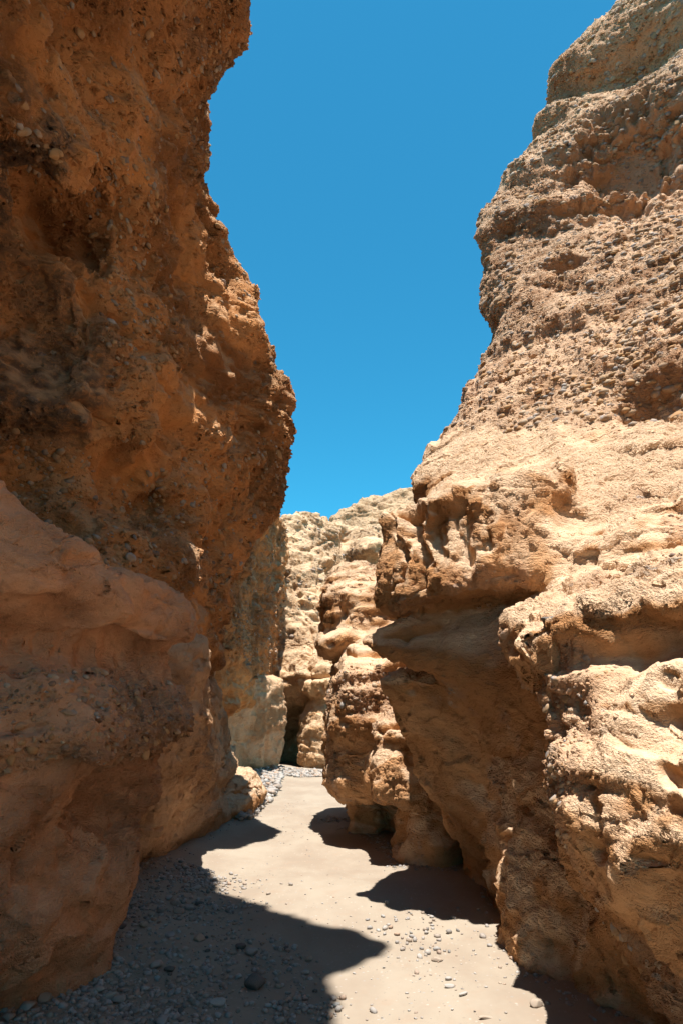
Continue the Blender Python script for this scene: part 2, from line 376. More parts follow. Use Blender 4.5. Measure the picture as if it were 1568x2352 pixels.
def fB(xs, ys, zs):
    X, Y, Z = bc(xs, ys, zs)
    S = side(B_pts, B_ext).grid(ys, zs)[None]
    T = np.interp(ys, [-5, 2.8, 3.4, 3.8, 4.2, 5.0, 5.25, 6], [2.9, 2.85, 2.78, 2.62, 2.52, 2.55, 2.45, 2.0])[None, :, None] - .28*(X + 1.5)
    zz = Z + .05*np.sin(3.1*Y + 1) + .025*np.sin(8.3*Y) + .03*(Y - 4)
    off = .10*sstep(2.04, 2.10, zz) - .10*sstep(2.08, 2.02, zz)*sstep(1.62, 2.0, zz)
    off = off + .05*sstep(1.34, 1.42, zz)*sstep(1.75, 1.5, zz) - .13*sstep(1.40, 1.32, zz)*sstep(.7, 1.25, zz)
    fade = sstep(5.6, 5.0, Y)
    return smax((X - S + .05 - off*fade)*.8, (Z - T), .07)
rock('sandstone_ledge', 'smooth orange sandstone ledge in shade at lower left, standing beside the gravel strip', 'rock ledge', fB,
     ((-3.2, -.7), (-4, 6.8), (-.4, 3.4)), .045, 2, MAT_B, rough=.75, strata=.045, cracks=.03, taf=.05, calm=lambda v: 1 - .5*sstep(1.98, 2.1, v[:, 2]),
     cong=lambda v: .75*sstep(1.25, 1.4, v[:, 2] + .08*vn(v*2))*(1 - sstep(1.75, 1.95, v[:, 2] + .08*vn(v*2))) + .45*sstep(0, -.8, v[:, 2] - .6),
     grooves=[([(0, 1392, 3.45), (120, 1400, 3.75), (200, 1440, 4.0), (300, 1480, 4.3)], .085, .13),
              ([(160, 1800, 4.1), (280, 1775, 4.4), (420, 1750, 5.2)], .08, .10),
              ([(310, 1340, 4.6), (305, 1470, 4.4)], .05, .06),
              ([(330, 1440, 4.6), (380, 1455, 5), (436, 1480, 5.2)], .025, .05)],
     stamps=[((230, 1860, 4.3), (.35, .5, .25), .1, .2), ((120, 2000, 4.0), (.2, .4, .3), .1, .2)])

# --- C: low wall along the left behind the ledge
C_pts = [(455, 1520, 7.2), (470, 1590, 7.6), (455, 1650, 7.6), (430, 1800, 7.8), (365, 1900, 8.0), (335, 1990, 8.19), (430, 1935, 9.4), (530, 1890, 11.2),
         (471, 1560, 9.4), (490, 1640, 10.2), (520, 1700, 11.2), (545, 1765, 12.2), (480, 1800, 9.6), (500, 1860, 10.6), (540, 1830, 11.8)]
C_ext = [(-2.5, 6, 2), (-2.5, 6, 0), (-2.2, 14, 1), (-2.2, 14, 0), (-2.4, 13, 2), (-2.8, 16, 1), (-2.05, 8.3, -.5), (-1.65, 11.2, -.5)]
def fC(xs, ys, zs):
    X, Y, Z = bc(xs, ys, zs)
    S = side(C_pts, C_ext).grid(ys, zs)[None]
    T = 2.35 - .3*(X + 1.8) - .02*(Y - 9)
    return smax((X - S)*.8, Z - T, .12)
rock('sandstone_wall', 'low reddish sandstone wall between the front ledge and the far lit block', 'rock wall', fC,
     ((-3.2, -1.0), (6, 15.5), (-.4, 2.9)), .055, 2, MAT_C, rough=.6, strata=.05, cong=lambda v: .35*sstep(.4, 0, v[:, 2]),
     grooves=[([(430, 1740, 8.4), (432, 1860, 8.5)], .03, .09), ([(470, 1660, 9.2), (520, 1720, 11.0)], .03, .05)])

# --- D: far left block whose right side is lit
D_pts = [(475, 1560, 15), (560, 1560, 17), (630, 1565, 18.3), (646, 1600, 18.8), (650, 1680, 18.9), (648, 1740, 19.2), (640, 1780, 19.8), (575, 1780, 18.5), (560, 1680, 17.2), (600, 1680, 18.0), (500, 1700, 15.2)]
D_ext = [(-2.6, 21.5, 2), (-2.6, 21.5, 0), (-3.5, 13, 2), (-3.4, 13, 0), (-1.7, 19.9, -.5)]
def fD(xs, ys, zs):
    X, Y, Z = bc(xs, ys, zs)
    S = side(D_pts, D_ext).grid(ys, zs)[None]
    return smax((X - S)*.6, Z - 2.55 - .03*(Y - 18) + .1*(X + 2), .15)
rock('sandstone_block', 'upright sandstone block left of the dark passage, its right half in sun', 'rock block', fD,
     ((-4.2, -1.0), (13.5, 22), (-.6, 3.2)), .09, 2, MAT_C, rough=.7, strata=.05,
     grooves=[([(625, 1570, 18.3), (632, 1700, 18.5), (625, 1775, 19.)], .07, .08)])

# --- E: end wall across the canyon
E_pts = [(600, 1200, 23), (650, 1205, 23.5), (700, 1195, 24), (750, 1200, 25), (800, 1215, 26), (650, 1300, 22.5), (700, 1300, 23), (760, 1300, 23.6), (795, 1310, 25.5), (650, 1400, 22), (700, 1420, 22), (760, 1450, 22), (650, 1500, 21.8), (700, 1520, 21.3), (660, 1590, 21.6), (740, 1600, 20.8), (850, 1400, 23), (850, 1250, 25)]
E_ext = [(3, 24, 8), (3, 22, 2), (-4, 21, 8), (-4, 20.5, 2), (-1.2, 24.5, 1.4), (-.5, 24.5, 1.2), (-1.2, 25.5, .2), (1.5, 24, 0), (-1.2, 26, -1), (-4, 21, -1), (3, 23, -1)]
def fE(xs, ys, zs):
    X, Y, Z = bc(xs, ys, zs)
    w = np.array(list(px(E_pts)) + [np.array(e, float) for e in E_ext])
    S = TPS(w[:, [0, 2]], w[:, 1], 2e-3).grid(xs, zs)[:, None, :]
    T = np.interp(xs, [-4, -2.6, -2.0, -1.2, -.4, .3, 1.0, 3.5], [8.0, 8.3, 8.6, 9.0, 8.9, 8.8, 8.6, 8.5])[:, None, None] + 0*Y
    return smax((S - Y)*.8, Z - T, .3)
rock('sandstone_cliff', 'sunlit sandstone and pebble cliff closing the canyon, above the dark passage', 'cliff', fE,
     ((-4.5, 3.5), (19.5, 27.5), (-.6, 9.6)), .10, 2, MAT_E, rough=1.1, strata=.045,
     cong=lambda v: .6*sstep(4.0, 4.8, v[:, 2] + .4*vn(v*.7)) + .8*sstep(.5, .2, np.abs(v[:, 2] - 3.9 + .2*vn(v))),
     stamps=[((665, 1300, 22.7), (.22, .5, .28), .5, .3), ((780, 1290, 24), (.5, .9, .45), .5, .2), ((775, 1225, 25), (.4, .6, .15), .2, .2)],
     grooves=[([(801, 1200, 25.5), (806, 1330, 25.5)], .16, .5), ([(690, 1330, 23), (700, 1440, 22.5), (690, 1560, 22)], .07, .2), ([(640, 1545, 22), (700, 1540, 22), (760, 1530, 22)], .07, .2), ([(745, 1250, 24.5), (735, 1350, 23.5)], .07, .2), ([(650, 1240, 23.5), (720, 1250, 24), (790, 1235, 25)], .06, .15)])

def fE2(xs, ys, zs):
    X, Y, Z = bc(xs, ys, zs)
    f = ell(X, Y, Z, P(770, 1690, 21.6), (1.05, 1.2, 1.5))
    return smin(f, ell(X, Y, Z, P(735, 1720, 21.2), (.55, .8, .85)), .3)
rock('boulder', 'big rounded sunlit boulder right of the dark passage mouth', 'boulder', fE2,
     ((-1.8, 1.5), (19, 23.5), (-.6, 3.2)), .09, 2, MAT_E, rough=.7, strata=.05, cong=lambda v: .3 + 0*v[:, 0])

# --- F: distant rounded cliff top
def fF(xs, ys, zs):
    X, Y, Z = bc(xs, ys, zs)
    tx = np.array([[P(u, v, 30)[0], P(u, v, 30)[2]] for u, v in ((750, 1200), (757, 1180), (780, 1160), (850, 1125), (920, 1098), (970, 1080), (1050, 1060))])
    T = np.interp(xs, tx[:, 0], tx[:, 1])[:, None, None] - .02*(Y - 30)**2
    f = smax(29.0 - Y + .55*(Z - 8), Z - T, .5)
    return smax(f, (tx[1, 0] - X)*1.0 + .1*(Z - 10), .2)
rock('far_cliff', 'distant brown rounded cliff top against the sky, farthest rock in view', 'cliff', fF,
     ((-2.0, 8), (22, 34), (2, 14)), .16, 2, MAT_E, rough=1.2, strata=.1, cong=lambda v: .9 + 0*v[:, 0])

# --- blocks left of the nose
def fK(xs, ys, zs):
    X, Y, Z = bc(xs, ys, zs)
    f = ell(X, Y, Z, P(850, 1275, 17.5), (.6, 1.2, .45))
    f = smin(f, ell(X, Y, Z, P(845, 1318, 17.8), (.42, 1.0, .28)), .06)
    return smin(f, ell(X, Y, Z, P(870, 1420, 18.5), (.9, 1.5, 1.3)), .2)
rock('rock_outcrop', 'pale knobbly outcrop peeping out left of the overhanging nose, high up', 'rock outcrop', fK,
     ((-.6, 2.2), (15, 20.5), (2.0, 6.8)), .09, 2, MAT_E, rough=.9, strata=.05, cong=lambda v: .5 + 0*v[:, 0])

# --- Gm: bulging buttress in the middle distance
def fG(xs, ys, zs):
    X, Y, Z = bc(xs, ys, zs)
    parts = [(P(838, 1420, 11.2), (.70, 1.2, .78)), (P(862, 1600, 10.1), (.66, 1.0, .74)), (P(935, 1740, 9.0), (.48, .75, .52)), (P(900, 1640, 9.9), (.6, .8, .5)),
             (P(968, 1960, 9.1), (.33, .75, 1.0)), (P(1010, 1860, 9.8), (.40, .9, 1.4)), (P(820, 1735, 9.95), (.37, .72, .56)), (P(828, 1870, 10.9), (.26, .5, .8)), (P(1000, 1600, 12.0), (1.1, 1.3, 2.4)), (P(860, 1560, 11.3), (.58, 1.15, 1.25)), (P(870, 1900, 12.2), (.50, .8, .9))]
    f = None
    for c, r in parts:
        q = (np.abs((X - c[0] - .06 - .10*(Z - c[2]))/r[0])**4 + np.abs((Y - c[1] - .22*(Z - c[2]))/r[1])**4 + np.abs((Z - c[2])/r[2])**4)**.25
        e = (q - 1)*min(r); f = e if f is None else smin(f, e, .07)
    return f
rock('rock_buttress', 'bulging sunlit buttress split by a thin vertical crack, rising behind the overhanging nose', 'rock buttress', fG,
     ((-.9, 2.8), (7.6, 14.0), (-.5, 4.4)), .05, 2, MAT_H, rough=.85, strata=.07, taf=.05,
     cong=lambda v: .8*sstep(.35, .1, np.abs(v[:, 2] - 1.95 + .15*vn(v*1.2))) + .25,
     grooves=[([(795, 1380, 9.2), (800, 1480, 9.2), (793, 1600, 9.4)], .02, .09), ([(745, 1495, 9.9), (810, 1485, 9.2), (880, 1485, 9.3)], .05, .16), ([(765, 1665, 9.9), (850, 1672, 9.2), (915, 1650, 9)], .05, .12)],
     stamps=[((775, 1395, 9.4), (.07, .2, .12), .12, .2)])

# --- H: right cliff with the overhanging nose
H_pts = [(868, 1490, 6.55), (880, 1560, 6.8), (890, 1580, 6.9), (905, 1640, 7.1), (950, 1720, 7.4), (1000, 1830, 7.9), (1060, 1920, 8.5), (1100, 1955, 9.0),
         (950, 1110, 8.2), (968, 1082, 8.8),
         (1000, 1195, 6.5), (1100, 1180, 6.25), (1220, 1290, 5.7), (1300, 1250, 5.4), (1200, 1100, 6.4), (1400, 1100, 5.9), (1568, 1100, 5.4), (1568, 1250, 4.9),
         (930, 1420, 6.5), (1000, 1430, 6.6), (1100, 1400, 6.3), (1000, 1520, 6.9), (1100, 1500, 6.6), (1180, 1420, 6.0), (1050, 1650, 6.7), (1150, 1650, 6.2), (1050, 1800, 6.9), (1150, 1850, 6.0), (1130, 2050, 6.0), (1180, 2205, 5.3), (1110, 1970, 7.0),
         (1020, 1000, 8.9), (1060, 930, 8.9), (1090, 870, 8.9), (1112, 800, 8.9), (1116, 760, 9.0), (1103, 710, 8.8), (1105, 640, 9.0), (1115, 550, 9.1), (1118, 470, 9.3), (1155, 395, 9.4), (1205, 325, 9.5), (1257, 275, 9.7), (1258, 235, 9.7), (1285, 170, 9.8), (1332, 100, 10), (1415, 30, 10.2), (1450, 0, 10.3),
         (1200, 950, 7.4), (1350, 950, 6.8), (1500, 950, 6.3), (1250, 800, 7.8), (1400, 780, 7.2), (1568, 800, 6.3), (1250, 650, 8.2), (1400, 620, 7.8), (1568, 600, 7.0), (1250, 450, 8.7), (1380, 420, 8.8), (1500, 450, 8.4), (1350, 230, 9.4), (1450, 200, 9.6), (1540, 300, 8.3), (1568, 100, 8.8)]
H_ext = list(px([(1195, 490, 10.5), (1185, 560, 10.5), (1175, 640, 10.4), (1180, 720, 10.4), (1180, 790, 10.4), (1125, 880, 10.6), (1240, 410, 10.6), (1290, 330, 10.8), (1330, 270, 11), (1340, 210, 11), (1360, 110, 11.2), (1480, 10, 11.5)])) + [(.85, 6.6, 3.0), (.9, 6.4, 2.7), (.9, 6.7, 3.45), (.80, 7.2, 3.0), (.95, 7.8, 3.2), (1.05, 8.3, 2.6), (.95, 7.6, 2.1), (1.15, 8.5, 3.8), (.85, 7.3, 3.7), (1.3, 8.6, 1.5), (1.5, 9.2, 3.0), (2.2, 11, 6), (2.6, 13, 6), (3.2, 12, 10), (6.2, 12, 15), (2.0, 11, 3.5), (2.0, 10, 2), (2.1, 10, .5), (3, 14, 2), (3.5, 3, 6), (3.3, 0, 6), (3.3, -4, 6), (5, 3, 11), (5, -4, 11), (6.5, 4, 15), (6.5, -4, 15), (2.5, 2, 3), (2.5, -4, 3), (2.3, 3, 1), (2.3, -4, 1), (1.3, 5.2, -.5), (1.9, 4, 0)]
def fH(xs, ys, zs):
    X, Y, Z = bc(xs, ys, zs)
    S = side(H_pts, H_ext).grid(ys, zs)[None]
    S = S + .16*sstep(8.2, 9.0, ys)[None, :, None]*sstep(6.3, 7.2, zs)[None, None, :]*sstep(13, 11, zs)[None, None, :]
    f = smax((S - X)*.7, Z - 15.2, .3)
    # the fluted brow: a block that hangs out over the hollow below it
    pl = [(.28, 6.12), (.74, 5.92), (1.30, 5.46), (2.2, 5.6), (2.2, 8.0), (.62, 7.4)]
    g = None
    for (ax, ay), (bx, by) in zip(pl, pl[1:] + pl[:1]):
        l = math.hypot(bx - ax, by - ay); e = ((by - ay)*(X - ax) - (bx - ax)*(Y - ay))/l
        e = e + .12*(Z - 2.9)
        g = e if g is None else smax(g, e, .10)
    g = smax(g, 2.52 + .10*(X - .3) - Z, .10)
    g = smax(g, Z - 3.42 - .22*(X - .3), .12)
    return smin(f, g, .08)
h0, h1, h2 = P(1020, 1010, 8.9), P(1250, 1025, 7.0), P(1440, 1000, 6.3)
def congH(v):
    zb = np.interp(v[:, 1], [4.5, 6.3, 7.0, 8.9, 12], [h2[2] - .2, h2[2], h1[2], h0[2], h0[2]])
    return np.clip(1.0*sstep(-.1, .25, v[:, 2] - zb + .25*vn(v*1.3)), 0, 1)*(.9 + .2*vn(v*.9)) + .18
def flutes(v, n):
    x, y, z = v.T
    on = sstep(6.9, 6.5, y)*sstep(2.45, 2.6, z)*sstep(.32, .40, x)*sstep(1.55, 1.3, x)*sstep(-.1, -.4, n[:, 1])
    xw = x + .07*vn(v*np.array([2, 2, 3.5]), 0) + .05*vn(v*7, 1) + .02*vn(v*19, 2); d = 0
    for xc, w_, dp, zt, zb in ((.50, .020, .14, 3.5, 2.6), (.63, .075, .22, 3.55, 3.0), (.70, .03, .12, 3.2, 2.6), (.84, .05, .13, 3.4, 2.9), (.97, .10, .17, 3.35, 3.0), (1.12, .03, .12, 3.3, 2.8), (1.20, .06, .12, 3.25, 2.9)):
        zz = z + .22*vn(v*3.4, 2)
        d = d - dp*np.exp(-np.abs((xw - xc)/w_)**3)*sstep(zb - .1, zb + .12, zz)*sstep(zt + .1, zt - .05, zz)*(.5 + .9*sstep(-.5, .5, vn(v*2.7, 1)))
    return on*(d + .075*vn(v*np.array([8, 8, 1.8]), 2) + .03*vn(v*np.array([17, 17, 5]), 0))
rock('canyon_cliff', 'huge sunlit right cliff with an overhanging fluted nose, rising to a pebbly top', 'cliff', fH,
     ((-.2, 7.2), (-4, 13), (-.4, 15.6)), .07, 2, MAT_H, rough=.7, strata=.034, taf=.03, cong=congH,
     post=flutes, calm=lambda v: (1 - .55*sstep(3.3, 3.6, v[:, 2])*sstep(5.6, 4.8, v[:, 2])) *(1 - .72*sstep(2.0, 1.6, v[:, 0])*sstep(8.8, 8.0, v[:, 1])*sstep(1.2, 1.6, v[:, 2])*sstep(3.9, 3.5, v[:, 2])), grooves=[([(880, 1440, 6.4), (1000, 1430, 6.5), (1120, 1350, 5.7), (1170, 1340, 5.6)], .06, .08), ([(915, 1450, 6.6), (925, 1600, 6.9)], .05, .07)],
     stamps=[((1310, 580, 8.0), (.35, .5, .22), .22, .2), ((1440, 330, 9.3), (1.0, 1.2, 1.6), .55, .1), ((1500, 900, 6.4), (.55, .6, .45), .25, .1), ((1355, 1210, 5.3), (.08, .15, .07), .08, .2), ((1350, 450, 8.9), (1.0, .8, .2), .2, .1), ((1150, 510, 9.0), (.35, .5, .35), .2, .1)])

# --- J: right foreground block
J_pts = [(1180, 1435, 4.30), (1176, 1500, 4.30), (1188, 1545, 4.38), (1205, 1600, 4.72), (1200, 2205, 5.30),
         (1250, 1450, 4.15), (1250, 1495, 4.22), (1250, 1530, 4.10), (1290, 1600, 4.05), (1300, 1700, 3.92), (1300, 1850, 3.80), (1300, 1960, 3.72), (1312, 2060, 4.15), (1290, 2150, 4.75), (1290, 2250, 4.92),
         
         (1400, 1480, 3.86), (1400, 1530, 3.82), (1400, 1600, 3.66), (1400, 1750, 3.52), (1400, 1900, 3.38), (1400, 2030, 3.32), (1400, 2150, 3.9), (1424, 2330, 4.36),
         (1568, 1440, 3.45), (1568, 1480, 3.52), (1568, 1560, 3.32), (1568, 1700, 3.12), (1568, 1900, 2.95), (1500, 2060, 3.15), (1568, 2160, 3.15), (1540, 2250, 3.7), (1500, 2345, 4.2)]
J_ext = [(1.34, 5.05, 2.15), (1.36, 5.0, 1.85), (1.36, 5.6, 2.1), (1.48, 5.0, 1.2), (1.50, 5.0, .8), (1.46, 5.1, .35), (1.46, 4.7, 1.0), (1.46, 4.75, .5), (1.55, 5.5, 1.0), (1.5, 5.5, .4), (1.9, 5.9, 2), (1.9, 5.9, 1), (1.8, 5.9, 0), (1.75, 2.2, 2), (1.8, 1, 2), (1.9, -3, 2), (1.45, 2.2, .9), (1.6, 1, .8), (1.7, -3, .8), (1.6, 3.8, 0), (1.7, 2, -.4), (1.3, 5.1, -.5), (2.8, 6.8, 1)]
def fJ(xs, ys, zs):
    X, Y, Z = bc(xs, ys, zs)
    S = side(J_pts, J_ext).grid(ys, zs)[None]
    T = np.interp(ys, [-4, 3, 3.7, 4.1, 4.5, 5.1, 6], [2.16, 2.16, 2.16, 2.18, 2.22, 2.30, 2.4])[None, :, None] + .42*np.clip(X - 1.3, 0, 3)
    return smax((S - X)*.8, Z - T, .12)
rock('pitted_boulder', 'pitted sunlit rock mass at right foreground, a dark stone resting on its cracked top', 'boulder', fJ,
     ((.8, 3.6), (-3.5, 6.6), (-.4, 3.6)), .045, 2, MAT_H, rough=.75, strata=.05, taf=.06,
     cong=lambda v: np.clip(.40 + .5*vn(v*1.4, 1), 0, 1),
     grooves=[([(1249, 1420, 4.85), (1256, 1470, 4.8), (1258, 1515, 4.8)], .018, .10),
              ([(1255, 1520, 4.85), (1330, 1500, 4.6), (1420, 1500, 4.3), (1568, 1470, 3.8)], .08, .08)],
     stamps=[((1530, 1760, 3.65), (.05, .15, .09), .08, .4), ((1330, 1810, 4.4), (.03, .1, .03), .05, .3), ((1460, 1980, 4.0), (.06, .2, .035), .06, .3), ((1350, 1960, 4.4), (.05, .12, .07), .07, .3)])

# --- boulder at the foot of the left wall
def fC2(xs, ys, zs):
    X, Y, Z = bc(xs, ys, zs)
    f = ell(X, Y, Z, (-1.82, 12.4, .16), (.52, 1.35, .62))
    return smax(f, smax(X + 1.42 - .03*(Y - 12), Z - .66, .05), .06)
rock('slab_boulder', 'low blocky pale boulder at the foot of the left wall beside grey stones', 'boulder', fC2,
     ((-2.6, -1.0), (11, 14.8), (-.4, 1.2)), .045, 2, MAT_H, rough=.45, strata=.05,
     grooves=[([(-1.3, 11.9, .32), (-1.25, 13, .35), (-1.3, 14, .35)], .03, .12), ([(-1.3, 12.3, 0), (-1.3, 12.3, .7)], .03, .1)])

# ------------------------------------------------------------------ ground
M = MB('canyon_sand'); p = M.pos
t1 = M.noise(M.scale(p, (1, .6, 1)), 1.3, 5, .65); t2 = M.noise(p, 6, 5, .6); t3 = M.noise(p, 90, 3, .7)
col = M.mix(M.ramp(t1, .35, .65), (.305, .256, .198), (.26, .208, .158))
col = M.mix(M.math('MULTIPLY', M.ramp(t2, .5, .75), .4), col, (.29, .21, .15))
sv = M.vor(p, 34, 'F1'); cs = N(M.t, 'ShaderNodeSeparateColor'); M.t.links.new(sv.outputs['Color'], cs.inputs[0])
gm = M.math('MULTIPLY', M.math('GREATER_THAN', cs.outputs[0], .8), M.ramp(sv.outputs['Distance'], .2, .36, 1.0, 0.0))
col = M.mix(M.math('MULTIPLY', gm, .7), col, M.cramp(cs.outputs[1], [(0, (.22, .18, .14)), (.5, (.42, .36, .30)), (1, (.25, .245, .24))]))
M.put(M.b.inputs['Base Color'], col)
h = M.math('ADD', M.math('ADD', M.math('MULTIPLY', M.noise(p, 3.5, 4, .6), .10), M.math('MULTIPLY', M.noise(p, 14, 5, .7), .04)), M.math('ADD', M.math('MULTIPLY', gm, .006), M.math('MULTIPLY', t3, .006)))
dn = N(M.t, 'ShaderNodeDisplacement'); dn.inputs['Midlevel'].default_value = 0.02
M.put(dn.inputs['Height'], h); M.t.links.new(dn.outputs[0], M.out.inputs['Displacement']); M.m.displacement_method = 'BUMP'
MAT_S = M.m
def zground(x, y):
    q = np.stack([x, y, 0*x], 1)
    z = .035*vn(q*.7, 0) + .015*vn(q*2.3, 1)
    z = z + .10*sstep(-.9, -2.2, x)*sstep(2, 5, y) - .03*(y > 20)*(y - 20) + .12*sstep(17, 20, y)*(y < 40)
    return z
gx = np.concatenate([np.linspace(-150, -5, 12), np.linspace(-4.6, 4.6, 230), np.linspace(5, 150, 12)])
gy = np.concatenate([np.linspace(-150, -3, 12), np.linspace(-2.5, 30, 700), np.linspace(31, 200, 14)])
XX, YY = np.meshgrid(gx, gy, indexing='ij')
zz = zground(XX.ravel(), YY.ravel()); far = (np.abs(XX.ravel()) > 6) | (YY.ravel() > 30); zz[far] = -.3
i = np.arange(XX.size).reshape(XX.shape)
gq = np.stack([i[:-1, :-1], i[1:, :-1], i[1:, 1:], i[:-1, 1:]], -1).reshape(-1, 4)
gm_ = mesh_np('ground', np.stack([XX.ravel(), YY.ravel(), zz], 1), gq); gm_.materials.append(MAT_S)
go = bpy.data.objects.new('ground', gm_); sc.collection.objects.link(go); go['kind'] = 'structure'

# ------------------------------------------------------------------ stones
def ico(l):
    import bmesh
    b = bmesh.new(); bmesh.ops.create_icosphere(b, subdivisions=l, radius=1.0)
    V = np.array([x.co[:] for x in b.verts]); F = np.array([[q.index for q in f.verts] for f in b.faces]); b.free(); return V, F
SH = {}
for lvl in (1, 2, 3):
    V, F = ico(lvl); L = []
    for k in range(14):
        o_ = rng.random(3)*50
        r_ = 1 + .28*vn(V*.9 + o_, 0) + .10*vn(V*2.1 + o_, 1) + .03*vn(V*5 + o_, 2)
        q = V*r_[:, None]
        for c_ in range(2 + k % 4):                              # a few worn flats
            nn = rng.normal(size=3); nn /= np.linalg.norm(nn); h_ = rng.uniform(.55, .85)
            t = q @ nn - h_; q = q - np.where(t > 0, t*.85, 0)[:, None]*nn
        L.append(q)
    SH[lvl] = (L, F)
M = MB('stone'); p = M.pos
tint = M.attr('tint'); sp = M.noise(p, 55, 4, .7); s2 = M.noise(p, 14, 3, .6)
col = M.cramp(tint, [(0, (.36, .28, .21)), (.2, (.29, .265, .245)), (.4, (.37, .34, .31)), (.55, (.25, .225, .20)), (.7, (.36, .25, .18)), (.85, (.40, .385, .36)), (1, (.12, .105, .095))])
col = M.mix(M.ramp(sp, .45, .75, 0, .5), col, (.15, .125, .11)); col = M.mix(M.ramp(s2, .5, .75, 0, .45), col, (.36, .28, .21))
M.put(M.b.inputs['Base Color'], col); M.b.inputs['Roughness'].default_value = .85
dn = N(M.t, 'ShaderNodeDisplacement'); dn.inputs['Midlevel'].default_value = .5; M.put(dn.inputs['Height'], M.math('MULTIPLY', sp, .006)); M.t.links.new(dn.outputs[0], M.out.inputs['Displacement']); M.m.displacement_method = 'BUMP'
MAT_P = M.m
M = MB('embedded_stone'); p = M.pos
tint = M.attr('tint'); sp = M.noise(p, 50, 4, .7); s2 = M.noise(p, 9, 4, .6)
col = M.cramp(tint, PEB); col = M.mix(M.ramp(s2, .4, .62, 0, .85), col, M.mix(sp, (.40, .25, .13), (.30, .17, .08)))
M.put(M.b.inputs['Base Color'], col)
dn = N(M.t, 'ShaderNodeDisplacement'); dn.inputs['Midlevel'].default_value = .5; M.put(dn.inputs['Height'], M.math('MULTIPLY', sp, .008)); M.t.links.new(dn.outputs[0], M.out.inputs['Displacement']); M.m.displacement_method = 'BUMP'
MAT_PE = M.m

def frames(nrm):
    """random rotation about each normal; columns are x, y axes and the normal"""
    n_ = nrm/np.linalg.norm(nrm, axis=1)[:, None]
    a = rng.normal(size=n_.shape); a -= (a*n_).sum(1)[:, None]*n_; a /= np.linalg.norm(a, axis=1)[:, None]
    return np.stack([a, np.cross(n_, a), n_], 2)
def stones(pos, R, size, lvl):
    """one merged mesh of stones"""
    L, F = SH[lvl]; VV, FF, TT = [], [], []; nv = len(L[0])
    for k in range(len(pos)):
        q = L[rng.integers(len(L))]*size[k]
        VV.append(q @ R[k].T + pos[k]); FF.append(F + k*nv); TT.append(np.full(nv, rng.random()))
    return np.concatenate(VV), np.concatenate(FF), np.concatenate(TT)
def stone_mesh(name, V, F, T, mat):
    m = mesh_np(name, V, F); attr(m, 'tint', T); m.materials.append(mat); return m

def in_view(p_, mrg=.12):
    d = p_ - EYE; c, s_ = math.cos(PITCH), math.sin(PITCH)
    z = d[:, 1]*c + d[:, 2]*s_; y = -d[:, 1]*s_ + d[:, 2]*c
    return (z > .3) & (np.abs(d[:, 0]/z) < .5 + mrg) & (np.abs(y/z) < .75 + mrg)
def crust(key, n, n_big, smin_, smax_, thr, bury=.25):
    """cobbles sticking out of a cliff face: the largest as parts, the rest as one part"""
    o, v, nr, cg = ROCKS[key]
    d = v - EYE; D = np.linalg.norm(d, axis=1)
    ok = in_view(v) & ((nr*d).sum(1) < .25*D) & (cg > thr)
    k = np.where(ok)[0]
    if len(k) == 0: return
    w_ = cg[k]*(.35 + sstep(-.2, .5, vn(v[k]*1.1 + 5, 1))); k = rng.choice(k, min(n, len(k)), replace=False, p=w_/w_.sum())
    sz = smin_ + (smax_ - smin_)*rng.random(len(k))**3.2
    sz = np.sort(sz)[::-1]
    nn = nr[k]*.8 + np.array([0, 0, .5])
    R = frames(nn); S = np.stack([sz*rng.uniform(.8, 1.3, len(k)), sz*rng.uniform(.7, 1.0, len(k)), sz*rng.uniform(.4, .7, len(k))], 1)
    pos = v[k] + nr[k]*(sz*(.5 - bury*2))[:, None]*.5
    for a in range(min(n_big, len(k))):
        V, F, T = stones(np.zeros((1, 3)), R[a:a+1], S[a:a+1], 3)
        c = bpy.data.objects.new('embedded_cobble', stone_mesh('embedded_cobble', V, F, T, MAT_PE)); sc.collection.objects.link(c)
        c.location = pos[a]; c.parent = o
    if len(k) > n_big:
        V, F, T = stones(pos[n_big:], R[n_big:], S[n_big:], 1)
        c = bpy.data.objects.new('pebble_crust', stone_mesh('pebble_crust', V, F, T, MAT_PE)); sc.collection.objects.link(c)
        c.parent = o; c['kind'] = 'stuff'
crust('canyon_cliff', 10000, 90, .014, .07, .5)
crust('conglomerate_cliff', 9000, 80, .012, .06, .6, .3)
crust('pitted_boulder', 700, 40, .010, .04, .55)
crust('sandstone_cliff', 900, 20, .03, .11, .5)
crust('rock_buttress', 700, 25, .015, .06, .5)
crust('sandstone_ledge', 500, 25, .010, .04, .4, .3)

# ground stones
def poly_in(p_, poly):
    x, y = p_[:, 0], p_[:, 1]; c = np.zeros(len(x), bool); n_ = len(poly)
    for a in range(n_):
        (x0, y0), (x1, y1) = poly[a], poly[(a+1) % n_]
        c ^= ((y0 > y) != (y1 > y)) & (x < (x1 - x0)*(y - y0)/((y1 - y0) + 1e-12) + x0)
    return c
def sow(poly, n, keep=None):
    q = np.array(poly); p_ = rng.uniform(q.min(0), q.max(0), (n, 2)); p_ = p_[poly_in(p_, poly)]
    if keep is not None: p_ = p_[rng.random(len(p_)) < keep(p_)]
    return p_
def gpt(u, v): return tuple(G(u, v)[:2])
def lay(p2, sz, flat=(.4, .75), sink=.15, tilt=.25, lift=None):
    n_ = len(p2); z = zground(p2[:, 0], p2[:, 1]) + (0 if lift is None else lift)
    nn = np.stack([tilt*rng.normal(size=n_), tilt*rng.normal(size=n_), np.ones(n_)], 1)
    S = np.stack([sz*rng.uniform(.85, 1.35, n_), sz*rng.uniform(.65, 1.0, n_), sz*rng.uniform(*flat, n_)], 1)
    return np.concatenate([p2, (z + S[:, 2]*(1 - 2*sink)*.8)[:, None]], 1), frames(nn), S
